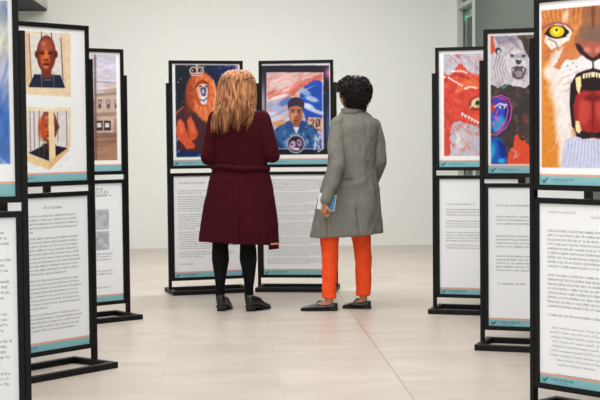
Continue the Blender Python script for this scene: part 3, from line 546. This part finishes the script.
def t_short(bm, rs, top, p):
    text_marks(bm, rs, -IW/2+.045, -IW/2+.48, top-.135*IH, .0088)
    for v, n in ((.215, 3), (.355, 4), (.50, 5)): rows(bm, rs, top, v, n, .045, .50, .0206, .008, .8)
    text_marks(bm, rs, -IW/2+.055, -IW/2+.23, top-.70*IH, .0088)
def t_four(bm, rs, top, p):
    text_marks(bm, rs, -IW/2+.05, -IW/2+.26, top-.225*IH, .0088)
    for v, n in ((.27, 3), (.37, 3), (.47, 4), (.58, 2)): rows(bm, rs, top, v, n, .045, .50, .019, .0078, .8)
def t_wide(bm, rs, top, p):
    v = .08
    for n, l in ((4, .8), (3, .97), (5, .6), (4, .95), (5, .7), (4, .9)): rows(bm, rs, top, v, n, .03, .535, .0215, .0082, l); v += (n*.0215+.022)/IH
def t_full(bm, rs, top, p):
    text_marks(bm, rs, -.03, .10, top-.075*IH, .0105); v = .125
    for n, l in ((5, .3), (10, .8), (8, .5), (5, .9)): rows(bm, rs, top, v, n, .03, .505, .0208, .0082, l); v += (n*.0208+.014)/IH
def t_column(bm, rs, top, p):
    L0 = (30, 32, 36)
    for i, w in enumerate((.045, .085, .11)): text_marks(bm, rs, -IW/2+.345, -IW/2+.36+w, top-.055*IH-i*.022, .013)
    for a, b in ((.22, .39), (.40, .56)):
        m = ((p.v > a) & (p.v < b) & (p.u > .48) & (p.u < .81)).astype(float); p.mix(m, (196, 198, 206)); p.mix(m*(vnoise(p.u*100, p.v*150, 7, 7, 3) > .55), (168, 170, 182), .8)
        text_marks(bm, rs, -IW/2+.17, -IW/2+.37, top-(a+.07)*IH, .008)
    for v, n, l in ((.60, 4, .6), (.745, 3, .4), (.885, 2, .3)): rows(bm, rs, top, v, n, .1, .48, .0198, .0078, l)
    rows(bm, rs, top, .1, 18, .03, .17, .034, .0075, .6)

big, mid = (252, 368), (184, 268)
stand(-.741, 11.216, .299, 'black display stand with picture of crowned orange lion, text sheet below', paint_crowned,
      [(171.8, 63.6), (239.5, 64.0), (173.2, 165.8), (240.7, 164.7)], mid, dict(seed=1, fn=t_crowned, ink=(122, 124, 130)))
stand(-.023, 11.298, -.123, 'black display stand with portrait of man in blue denim jacket, dense text below', paint_portrait,
      [(261.7, 64.0), (330.1, 62.9), (262.8, 164.4), (331.0, 163.9)], mid, dict(seed=2, fn=t_dense, ink=(134, 136, 142)))
stand(1.263, 6.076, -.844, 'black display stand with large roaring lion face, signed letter sheet below', paint_roar,
      [(539.7, 3.1), (645.1, -7.2), (540.1, 184.4), (644.8, 187.0)], big, dict(seed=3, fn=t_letter))
stand(1.362, 8.081, -.344, 'black display stand with white lion sketch above blue and pink face', paint_halves,
      [(489.1, 33.8), (585.4, 30.5), (489.6, 173.1), (585.5, 173.1)], big, dict(seed=4, fn=t_short))
stand(1.245, 9.751, -.320, 'black display stand with red toothed creature on pale lilac ground', paint_red,
      [(438.9, 51.3), (518.0, 49.0), (439.5, 167.0), (518.3, 166.8)], mid, dict(seed=5, fn=t_four))
stand(-1.391, 5.462, .359, 'black display stand at left edge with blue and yellow abstract painting', paint_swirl,
      [(-135.5, -12.7), (11.3, -8.8), (-130.4, 199.8), (15.3, 196.3)], mid, dict(seed=6, fn=t_wide, bv=.94))
stand(-1.335, 7.398, .891, 'black display stand with two pictures of a reddish carved head', paint_heads,
      [(2.7, 24.7), (83.9, 30.4), (5.8, 183.3), (86.5, 180.0)], big, dict(seed=7, fn=t_full))
stand(-1.447, 9.489, .679, 'black display stand with sepia picture of an old street building', paint_street,
      [(47.5, 50.4), (119.4, 52.9), (49.8, 172.7), (121.2, 170.7)], mid, dict(seed=8, fn=t_column, ink=(84, 86, 90)))

# ------------------------------------------------------------------ people
K = 140.3
def XX(px): return (px-300)/K
def ZZ(py): return 1.247+(135.7-py)/K
def head_mesh(bm, c, yaw, tilt, sc=1.0):
    """a head with brow, eye sockets, nose, lips, chin and ears; local +y is where the face looks"""
    c = Vector(c); R = Matrix.Rotation(yaw, 3, 'Z') @ Matrix.Rotation(tilt, 3, 'X'); nu, nv = 48, 36; rings = []
    for j in range(1, nv):
        f = -PI/2+PI*j/nv; pts = []
        for i in range(nu):
            t = 2*PI*i/nu; x, y, z = math.cos(f)*math.cos(t), math.cos(f)*math.sin(t), math.sin(f)
            jaw = max(0, -z); X = x*.076*(1-.34*jaw**1.5); Y = y*.096*(1-.10*jaw)+(.012*jaw if y > 0 else .03*jaw); Z = z*.118
            if y > 0:
                g = lambda cx, cz, sx, sz: math.exp(-((X-cx)/sx)**2-((Z-cz)/sz)**2)
                Y += .020*g(0, -.022, .011, .014)+.012*g(0, .002, .009, .022)-.010*(g(.031, .008, .016, .012)+g(-.031, .008, .016, .012))
                Y += .006*g(0, .030, .045, .010)+.007*g(0, -.052, .022, .007)-.004*g(0, -.0535, .022, .0025)+.008*g(0, -.09, .02, .015)
            pts.append(c+R @ (Vector((X, Y, Z))*sc))
        rings.append(pts)
    rings_mesh(bm, rings)
    for s in (-1, 1):
        e = c+R @ (Vector((s*.078, -.006, -.008))*sc); a = R @ Vector((0, -.010, .024)); capsule(bm, e-a, e+a, .011, .014, 10)
def eyes(parent, c, yaw, tilt, sc=1.0):
    R = Matrix.Rotation(yaw, 3, 'Z') @ Matrix.Rotation(tilt, 3, 'X')
    for s in (-1, 1):
        bm = bmesh.new(); bmesh.ops.create_uvsphere(bm, u_segments=16, v_segments=10, radius=.0115*sc, matrix=Matrix.Translation(Vector(c)+R @ (Vector((s*.031, .080, .006))*sc)))
        e = obj('eye', bm, 'eye', parent, True)
        bm = bmesh.new(); bmesh.ops.create_uvsphere(bm, u_segments=12, v_segments=8, radius=.0058*sc, matrix=Matrix.Translation(Vector(c)+R @ (Vector((s*.031, .0868, .006))*sc)))
        obj('iris', bm, 'sole', e, True)
def hand(bm, w, d, n, curl=.5, side=1, sc=1.0):
    """w wrist, d direction of the palm, n palm normal (fingers curl towards n)"""
    w = Vector(w); d = Vector(d).normalized(); n = (Vector(n)-d*Vector(n).dot(d)).normalized(); s = d.cross(n)*side
    for k in range(4): capsule(bm, w+s*(k-1.5)*.012*sc, w+d*.085*sc+s*(k-1.5)*.0195*sc, .013*sc, .0115*sc, 10)
    for k, ln in enumerate((.074, .082, .077, .060)):
        p = w+d*.085*sc+s*(k-1.5)*.0205*sc; a = curl*.5; seg = (.44, .31, .25); r = .0092
        for q in range(3):
            dd = d*math.cos(a)+n*math.sin(a); p2 = p+dd*ln*seg[q]*sc; capsule(bm, p, p2, r*sc, (r-.0008)*sc, 10); p = p2; a += curl*.9; r -= .0008
    p = w+d*.02*sc-s*.024*sc; q = p+(d*.55-s*.62+n*.35)*.05*sc; capsule(bm, p, q, .013*sc, .0105*sc, 10); capsule(bm, q, q+(d*.85-s*.1+n*.45)*.034*sc, .0105*sc, .0085*sc, 10)
def shoe(parent, heel, ang, ln, kind, name='shoe'):
    """heel point on the floor, direction of the toe, length"""
    Rm = Matrix.Translation(Vector(heel)) @ Matrix.Rotation(ang, 4, 'Z')      # local +x towards the toe
    hh = .034 if kind == 'heel' else .012
    bm = bmesh.new(); R = []; nseg = 26
    for i in range(nseg+1):
        t = i/nseg; x = t*ln
        w = .033+.010*math.sin(PI*min(1, t*1.15))**1.2*(1 if t > .3 else .5)+.004*math.exp(-((t-.72)/.18)**2)
        if t > .80: w *= math.sqrt(max(.02, 1-((t-.80)/.205)**2))
        if t < .1: w *= math.sqrt(max(.05, 1-((.1-t)/.105)**2))
        top = np.interp(t, [0, .04, .3, .5, .62, .8, .95, 1], ([.100, .112, .100, .084, .062, .044, .032, .016] if kind == 'heel' else [.052, .058, .046, .046, .050, .036, .026, .014]))
        bot = np.interp(t, [0, .3, .6, 1], [hh, hh*.9, .010, .012]); top = top+(hh-.012 if t < .5 else 0)*.4
        top = max(top, bot+.008); cz, rz = (top+bot)/2, (top-bot)/2
        pts = []
        for j in range(20):
            a = 2*PI*j/20; ca, sa = math.cos(a), math.sin(a); e = .7
            yy = w*math.copysign(abs(ca)**e, ca); zz = cz+rz*math.copysign(abs(sa)**(e if sa < 0 else .95), sa)
            pts.append(Rm @ Vector((x, yy, zz)))
        R.append(pts)
    rings_mesh(bm, R); o = obj(name, bm, 'patent', parent, True)
    bm = bmesh.new(); R = []
    for i in range(nseg+1):
        t = i/nseg; w = .036+.010*math.sin(PI*min(1, t*1.15))**1.2*(1 if t > .3 else .5)+.004*math.exp(-((t-.72)/.18)**2)
        if t > .80: w *= math.sqrt(max(.02, 1-((t-.80)/.205)**2))
        if t < .1: w *= math.sqrt(max(.05, 1-((.1-t)/.105)**2))
        z0 = np.interp(t, [0, .3, .6, 1], [hh-.006, hh*.9-.006, .0, .004]) if kind == 'heel' else 0.
        R.append([Rm @ Vector((t*ln+(.002 if t > .5 else -.002), yy, zz)) for yy, zz in ((-w, z0), (w, z0), (w, z0+.012), (-w, z0+.012))])
    rings_mesh(bm, R); obj('sole', bm, 'sole', o)
    bm = bmesh.new()
    R = [[Rm @ Vector((.036+.040*math.cos(a)*s, .034*math.sin(a)*s, z)) for a in (2*PI*j/18 for j in range(18))] for z, s in ((0, .92), (hh*.5, .95), (hh+.006, 1.02))]
    rings_mesh(bm, R); obj('heel', bm, 'sole', o, True)
    bm = bmesh.new()                                             # strap over the instep
    if kind == 'heel': chain(bm, [(Rm @ Vector((ln*.44, math.cos(a)*.042, .050+math.sin(a)*.034)), .006) for a in (PI*j/8 for j in range(9))], 8)
    else:
        chain(bm, [(Rm @ Vector((ln*.56, math.cos(a)*.038, .030+math.sin(a)*.026)), .005) for a in (PI*j/8 for j in range(9))], 8)
        for s in (-1, 1): chain(bm, [(Rm @ Vector((ln*.55, 0, .058)), .006), (Rm @ Vector((ln*(.50), s*.014, .068)), .005), (Rm @ Vector((ln*.42, s*.020, .066)), .003)], 8)
    obj('strap', bm, 'patent', o, True)
    return o

# ---- woman in the burgundy coat
PX, PY = XX(238), 10.0
W1 = empty('person', (PX, PY, 0), 0, 'woman with long copper hair seen from behind, in belted burgundy coat', 'person', 'visitors looking at the displays')
def L1(px, dy, py): return Vector((XX(px)-PX, dy, ZZ(py)))
hc = L1(238.5, .03, 86.5)
bm = bmesh.new(); head_mesh(bm, hc, .05, -.16, .97)
chain(bm, [(L1(238, .0, 96), .052), (L1(238, -.01, 110), .058)], 16)
loft_z(bm, interp([(ZZ(172), 0, 0, .13, .09), (ZZ(150), 0, 0, .14, .10), (ZZ(125), 0, -.005, .14, .09), (ZZ(115), 0, -.01, .10, .06), (ZZ(107), 0, -.01, .07, .05), (ZZ(200), 0, 0, .16, .11), (ZZ(215), 0, 0, .16, .11)], 24), 32)
for s, sh, el, wr in ((-1, (221, -.01, 121), (212, -.01, 155), (224, .20, 152)), (1, (260, -.01, 121), (270, -.01, 154), (256, .20, 150))):
    chain(bm, [(L1(*sh), .040), (L1(*el), .034), (L1(*wr), .026)])
    hand(bm, L1(*wr), (-s*.5, .7, .45), (-s*.8, -.4, .2), .9, s, .92)
for s, kx, ax in ((-1, 219.3, 218.8), (1, 247.2, 247.8)):
    chain(bm, [(L1(238+s*9, 0, 205), .078), (L1(kx, .005, 246), .046), (L1(kx, -.012, 262), .044), (L1(ax, -.004, 280), .030), (L1(ax, .0, 299), .022)])
capsule(bm, L1(218.8, .0, 301), L1(220, .05, 307.5), .018, .012); capsule(bm, L1(247.8, .0, 301), L1(250, .05, 307.5), .018, .012)
b = obj('body', bm, 'skin', W1, True); remesh(b, .0055, 3); eyes(b, hc, .05, -.16, .97)
bm = bmesh.new()
for s, kx, ax, tx in ((-1, 219.3, 218.8, 221.5), (1, 247.2, 247.8, 253.5)):
    chain(bm, [(L1(238+s*9.5, .0, 215), .085), (L1(kx, .005, 244), .058), (L1(kx+.3, -.012, 259), .063), (L1(ax+.4, -.004, 275), .044), (L1(ax, .0, 288), .032), (L1(ax, .0, 299), .033)], 18)
    capsule(bm, L1(ax, .0, 301), L1(tx, .07, 309), .030, .020)
o = obj('tights', bm, 'tights', W1, True); remesh(o, .006, 4)
shoe(W1, (XX(219)-PX, -.055, 0), math.radians(78), .245, 'heel'); shoe(W1, (XX(246.5)-PX, -.075, 0), math.radians(52), .245, 'heel')
def f1(t, z):
    k = max(0, min(1, (ZZ(175)-z)/.5)); return k*(.032*math.sin(7*t+1+z)+.024*math.sin(12*t+2.2+z*2))-.09*k*math.exp(-((t-(-PI/2+.08)) % (2*PI) if (t+PI/2) % (2*PI) < PI else 9)**2/.01)
def row(py, l, r, cy, ry, sl=0): return (ZZ(py), (XX(l)+XX(r))/2-PX, cy, (r-l)/2/K, ry, sl)
bm = bmesh.new()
loft_z(bm, interp([row(105, 230, 248, -.01, .055), row(108, 226, 253, -.01, .07), row(112, 219, 261, -.01, .085), row(117, 213, 267, -.01, .105), row(126, 211, 268, -.005, .125), row(140, 210.5, 268, 0, .13), row(155, 211.5, 267, 0, .122), row(168, 213, 267.5, 0, .115), row(180, 208, 272, 0, .135), row(200, 203.5, 275, 0, .16), row(222, 199.5, 276.5, 0, .18), row(242.5, 197.6, 278, 0, .19, -.018)], 46), 72, f1)
for s, sh, el, wr in ((-1, (217.5, -.01, 119), (209, -.03, 157), (222, .16, 152)), (1, (262.5, -.01, 119), (272.5, -.03, 155), (258, .16, 150))):
    chain(bm, [(L1(*sh), .066), (L1(*sh).lerp(L1(*el), .5), .061), (L1(*el), .056), (L1(*wr), .046)], 18)
chain(bm, [(L1(238+17*math.cos(a), -.01+.075*math.sin(a), 106-3*abs(math.sin(a))), .016) for a in (2*PI*i/16 for i in range(17))], 8)
coat = obj('coat', bm, 'burgundy', W1, True); remesh(coat, .0075, 4, (.15, .016))
def band(name, parent, l, r, cy, ry, py, hgt, m, tilt=0, th=.008):
    bm = bmesh.new(); cx = (XX(l)+XX(r))/2-PX; rx = (r-l)/2/K; R = []; k = 64
    for i in range(k):
        t = 2*PI*i/k; c, s = math.cos(t), math.sin(t); w = .003*math.sin(5*t); z = ZZ(py)+tilt*c
        R.append([Vector((cx+(rx+a)*c, cy+(ry+a)*s, z+b+w)) for a, b in ((0, -hgt/2), (th, -hgt/2+.004), (th+.002, 0), (th, hgt/2-.004), (0, hgt/2), (-.01, 0))])
    R.append(R[0]); vs = [[bm.verts.new(q) for q in ring] for ring in R[:-1]]
    for i in range(k):
        for j in range(6): bm.faces.new((vs[i][j], vs[(i+1) % k][j], vs[(i+1) % k][(j+1) % 6], vs[i][(j+1) % 6]))
    return obj(name, bm, m, parent, True)
band('belt', coat, 212.4, 268.5, 0, .121, 167, .042, 'burgundy', -.010, .013)
bm = bmesh.new()                                                 # the longer front corner hanging below the hem, with its peach edging
rings_mesh(bm, [[L1(x, y, q) for x, y in ((268.5, -.135), (278.4, -.03), (277.6, .0), (268.5, -.105))] for q in (232, 241, 248.5)])
o = obj('coat_front_corner', bm, 'burgundy', coat)
bm = bmesh.new(); a = L1(270.5, -.126, 242.8); c = L1(279.0, -.028, 243.4)
rings_mesh(bm, [[q+Vector((0, dy, dz)) for dy, dz in ((-.006, -.006), (.006, -.006), (.006, .006), (-.006, .006))] for q in (a, c)]); obj('edging', bm, 'peach', o)
# long hair: an inner mass and strands laid over it
hr = interp([row(69.0, 233, 244, .03, .03), row(70.5, 229, 248.5, .025, .055), row(74, 224.5, 252.5, .025, .085), row(80, 221, 255.5, .02, .108), row(88, 219.6, 256.2, .015, .118), row(97, 219, 256.8, -.0, .118), row(105, 218.0, 256.5, -.035, .100), row(112, 216, 255, -.075, .075), row(120, 213.5, 252.5, -.105, .050), row(126, 214, 249, -.118, .034)], 40)
HZ = np.array([h[0] for h in hr]); HA = np.array([h[1:5] for h in hr])
def hs(z): return [float(np.interp(z, HZ, HA[:, j])) for j in range(4)]
bm = bmesh.new()
R = []
for h in hr:
    z, cx, cy, rx, ry = h[:5]
    R.append([Vector((cx+rx*.95*math.cos(t), (cy+ry*.95*math.sin(t)) if math.sin(t) < .25 else cy+ry*.95*.25, z)) for t in (2*PI*i/40 for i in range(40))])
rings_mesh(bm, R[11:])
rs = random.Random(5)
for i in range(430):
    t0 = -PI/2+rs.uniform(-1, 1)*2.0; zt = ZZ(69.5+rs.random()*4); zb = ZZ(rs.uniform(108, 134)-(9 if t0 > -PI/2+.5 else 0)*rs.random()); pts = []; ph = rs.random()*6; sp = rs.uniform(-.1, .1); off = rs.uniform(-.004, .006)
    for j in range(15):
        s = j/14; z = zt+(zb-zt)*s; cx, cy, rx, ry = hs(max(z, ZZ(126))); t = t0*1.0+sp*s+.05*math.sin(ph+s*7)
        ex = (ZZ(126)-z)*.03 if z < ZZ(126) else 0
        wz = max(0, (ZZ(110)-z))*.06*math.sin(ph*3)
        pts.append((Vector((cx+(rx+off+ex)*math.cos(t)+wz, cy+(ry+off+ex*.3)*math.sin(t)+(.006*math.sin(ph+s*11) if s > .6 else 0), z)), (.0058*(1-.88*s**2.6))*rs.uniform(.8, 1)))
    R = []
    for j, (q, r) in enumerate(pts):
        d = (pts[min(j+1, 14)][0]-pts[max(j-1, 0)][0]); x, y = frame_basis(d); R.append([q+(x*math.cos(a)+y*math.sin(a))*r for a in (2*PI*k/5 for k in range(5))])
    rings_mesh(bm, R)
obj('hair', bm, 'hair', W1, True)

# ---- woman in the grey coat
PX, PY = XX(352), 10.0
W2 = empty('person', (PX, PY, 0), 0, 'woman with short dark curly hair in long grey coat and orange trousers', 'person', 'visitors looking at the displays')
YAW = math.radians(48)
hc = L1(352.0, .01, 94.5)
bm = bmesh.new(); head_mesh(bm, hc, YAW, -.05, .95)
chain(bm, [(L1(353, .0, 102), .050), (L1(354, -.01, 114), .056)], 16)
loft_z(bm, interp([(ZZ(172), 0, 0, .13, .10), (ZZ(150), 0, 0, .14, .10), (ZZ(130), .01, -.005, .125, .09), (ZZ(119), .01, -.01, .09, .06), (ZZ(112), .01, -.01, .07, .05), (ZZ(200), 0, 0, .15, .12), (ZZ(215), 0, 0, .15, .12)], 24), 32)
wrL = L1(324.8, -.225, 202)
chain(bm, [(L1(340, -.05, 128), .040), (L1(337, -.16, 166), .034), (wrL, .025)]); hand(bm, wrL, (-.22, .12, -.9), (.9, .6, -.1), 1.15, -1, .80)
chain(bm, [(L1(371, .05, 129), .038), (L1(378.5, .03, 161), .032), (L1(375, .12, 179), .024)]); hand(bm, L1(375, .12, 180), (-.3, .5, -.8), (-.8, -.5, 0), .5, 1, .88)
for kx, ax, dy in ((329, 328, -.06), (362, 363, .06)):
    chain(bm, [(L1(345 if kx < 340 else 360, dy*.5, 200), .065), (L1(kx, dy, 238), .046), (L1(kx, dy, 262), .042), (L1(ax, dy, 280), .038), (L1(ax+.2, dy, 301), .029)])
    capsule(bm, L1(ax, dy, 303), L1(ax-16, dy, 310), .028, .022); capsule(bm, L1(ax, dy, 303), L1(ax+3, dy, 307), .028, .024)
b = obj('body', bm, 'skin2', W2, True); remesh(b, .0055, 3); eyes(b, hc, YAW, -.05, .95)
def leg(rowsx, dy, name):
    bm = bmesh.new(); loft_z(bm, interp([row(q, l, r, dy, (r-l)/2/K*.92) for q, l, r in rowsx], 30), 32, lambda t, z: .02*math.sin(3*t+z*22)+.015*math.sin(5*t-z*30)); return bm
bm = leg([(205, 330, 350), (222, 322, 341), (238, 319.4, 338.6), (252, 320.6, 338), (265, 321.4, 337.4), (280, 321.4, 336), (292, 321, 335.4), (298.5, 321, 335.6)], -.06, '')
bm2 = leg([(205, 346, 370), (222, 349, 372), (238, 351.6, 371.6), (252, 354, 371.6), (265, 355, 371.8), (280, 355.6, 371.6), (292, 355.6, 370.8), (298, 355.4, 370.8)], .06, '')
me = bpy.data.meshes.new('t'); bm2.to_mesh(me); bm2.free(); bm.from_mesh(me); bpy.data.meshes.remove(me)
o = obj('trousers', bm, 'orange', W2, True); remesh(o, .0075, 3, (.05, .010))
shoe(W2, (XX(336.5)-PX, -.06, 0), math.radians(181), .262, 'flat'); shoe(W2, (XX(370.5)-PX, .03, 0), math.radians(166), .20/.97, 'flat')
def f2(t, z):
    k = max(0, min(1, (ZZ(170)-z)/.5)); return k*(.030*math.sin(5*t+.6+z)+.018*math.sin(9*t+2+z*3))-.05*k*math.exp(-(t-4.55)**2/.008)
bm = bmesh.new()
loft_z(bm, interp([row(107, 346, 363, .0, .05), row(111, 343, 367, -.0, .07), row(115, 339, 371.5, -.0, .09), row(119, 335, 376, 0, .105), row(127, 331.5, 379, 0, .128), row(145, 329.5, 377, 0, .14), row(165, 327.5, 376.5, 0, .14), row(180, 323, 378, 0, .15), row(195, 319, 380, 0, .165), row(215, 313.5, 381.5, 0, .18), row(236, 309, 383, 0, .195, .012)], 46), 72, f2)
chain(bm, [(L1(339.5, -.05, 125), .064), (L1(336, -.11, 146), .061), (L1(337, -.175, 167), .058), (L1(331.5, -.20, 184), .050), (L1(325.8, -.217, 198.5), .042)], 18)
chain(bm, [(L1(373.5, .05, 127), .062), (L1(378, .05, 144), .059), (L1(380.5, .02, 163), .052), (L1(375, .12, 180), .045)], 18)
chain(bm, [(L1(353.5+11*math.cos(a), .0+.07*math.sin(a), 111.5+1.5*math.cos(a)-1.0*abs(math.sin(a))), .010) for a in (2*PI*i/16 for i in range(17))], 8)
coat = obj('coat', bm, 'greywool', W2, True); remesh(coat, .0075, 4, (.16, .018))
band('collar', coat, 343, 366.5, .0, .085, 111.8, .042, 'greywool', .012, .006)
bm = bmesh.new(); R = []                                         # pocket flap by the waist
rings_mesh(bm, [[L1(x, y, q) for x, y in ((343, -.150), (352, -.160), (352, -.138), (343, -.13))] for q in (175, 177.6)]); obj('pocket_flap', bm, 'greywool', coat)
# short curly hair
bm = bmesh.new(); rs = random.Random(9)
hrow = interp([row(77.5, 349, 362, .02, .05), row(80, 343, 367.5, .015, .09), row(85, 338.8, 371.4, .01, .115), row(91, 338, 372.4, .005, .122), row(97, 341.5, 371.5, -.005, .115), row(102, 345.5, 369.5, -.02, .095), row(106, 348, 367.5, -.03, .07), row(109, 351, 365.5, -.035, .05)], 26)
fd = Vector((-math.sin(YAW), math.cos(YAW), 0))
def cut(q): return q.z < ZZ(91.5) and (q-hc).dot(fd) > .012
R = []
for h in hrow:
    z, cx, cy, rx, ry = h[:5]; pts = []
    for i in range(40):
        t = 2*PI*i/40; q = Vector((cx+rx*.93*math.cos(t), cy+ry*.93*math.sin(t), z)); dd = (q-hc).dot(fd); lim = .012 if z < ZZ(91.5) else .085
        if dd > lim: q -= fd*(dd-lim)
        pts.append(q)
    R.append(pts)
rings_mesh(bm, R)
CZ = np.array([h[0] for h in hrow]); CA = np.array([h[1:5] for h in hrow])
for i in range(620):
    z = rs.uniform(ZZ(109.5), ZZ(77.5)); t = rs.random()*2*PI; cx, cy, rx, ry = [float(np.interp(z, CZ, CA[:, j])) for j in range(4)]
    q = Vector((cx+rx*math.cos(t), cy+ry*math.sin(t), z))
    if cut(q): continue
    n = (q-hc).normalized(); a = frame_basis(n); ang = rs.random()*6.3; x = a[0]*math.cos(ang)+a[1]*math.sin(ang); y = n.cross(x); r = rs.uniform(.007, .014); th = rs.uniform(.0028, .0048)
    pts = [q+x*(r*math.cos(s))+n*(r*math.sin(s)*.9+.002)+y*(s*.0035-.008) for s in (j*.75 for j in range(11))]; RR = []
    for j, p_ in enumerate(pts):
        d = pts[min(j+1, 10)]-pts[max(j-1, 0)]; bx, by = frame_basis(d); rr = th*(1-.5*abs(j/5-1)); RR.append([p_+(bx*math.cos(k*PI*2/5)+by*math.sin(k*PI*2/5))*rr for k in range(5)])
    rings_mesh(bm, RR)
obj('hair', bm, 'curl', W2, True)

# leaflet held in her left hand: top-level, it rests in the fingers
bm = bmesh.new(); Rl = Matrix.Translation(L1(326.3, -.192, 201)+Vector((PX, PY, 0))) @ Matrix.Rotation(math.radians(-8), 4, 'Z') @ Matrix.Rotation(math.radians(9), 4, 'Y')
box(bm, -.062, .062, -.003, .003, -.058, .056); bm.transform(Rl)
lf = obj('leaflet', bm, 'paper'); lf['label'] = 'small blue and white leaflet held by woman in grey coat'; lf['category'] = 'leaflet'
bm = bmesh.new(); box(bm, .006, .059, -.0040, -.0028, -.053, .051); bm.transform(Rl); obj('cover_print', bm, 'bluepaper', lf)
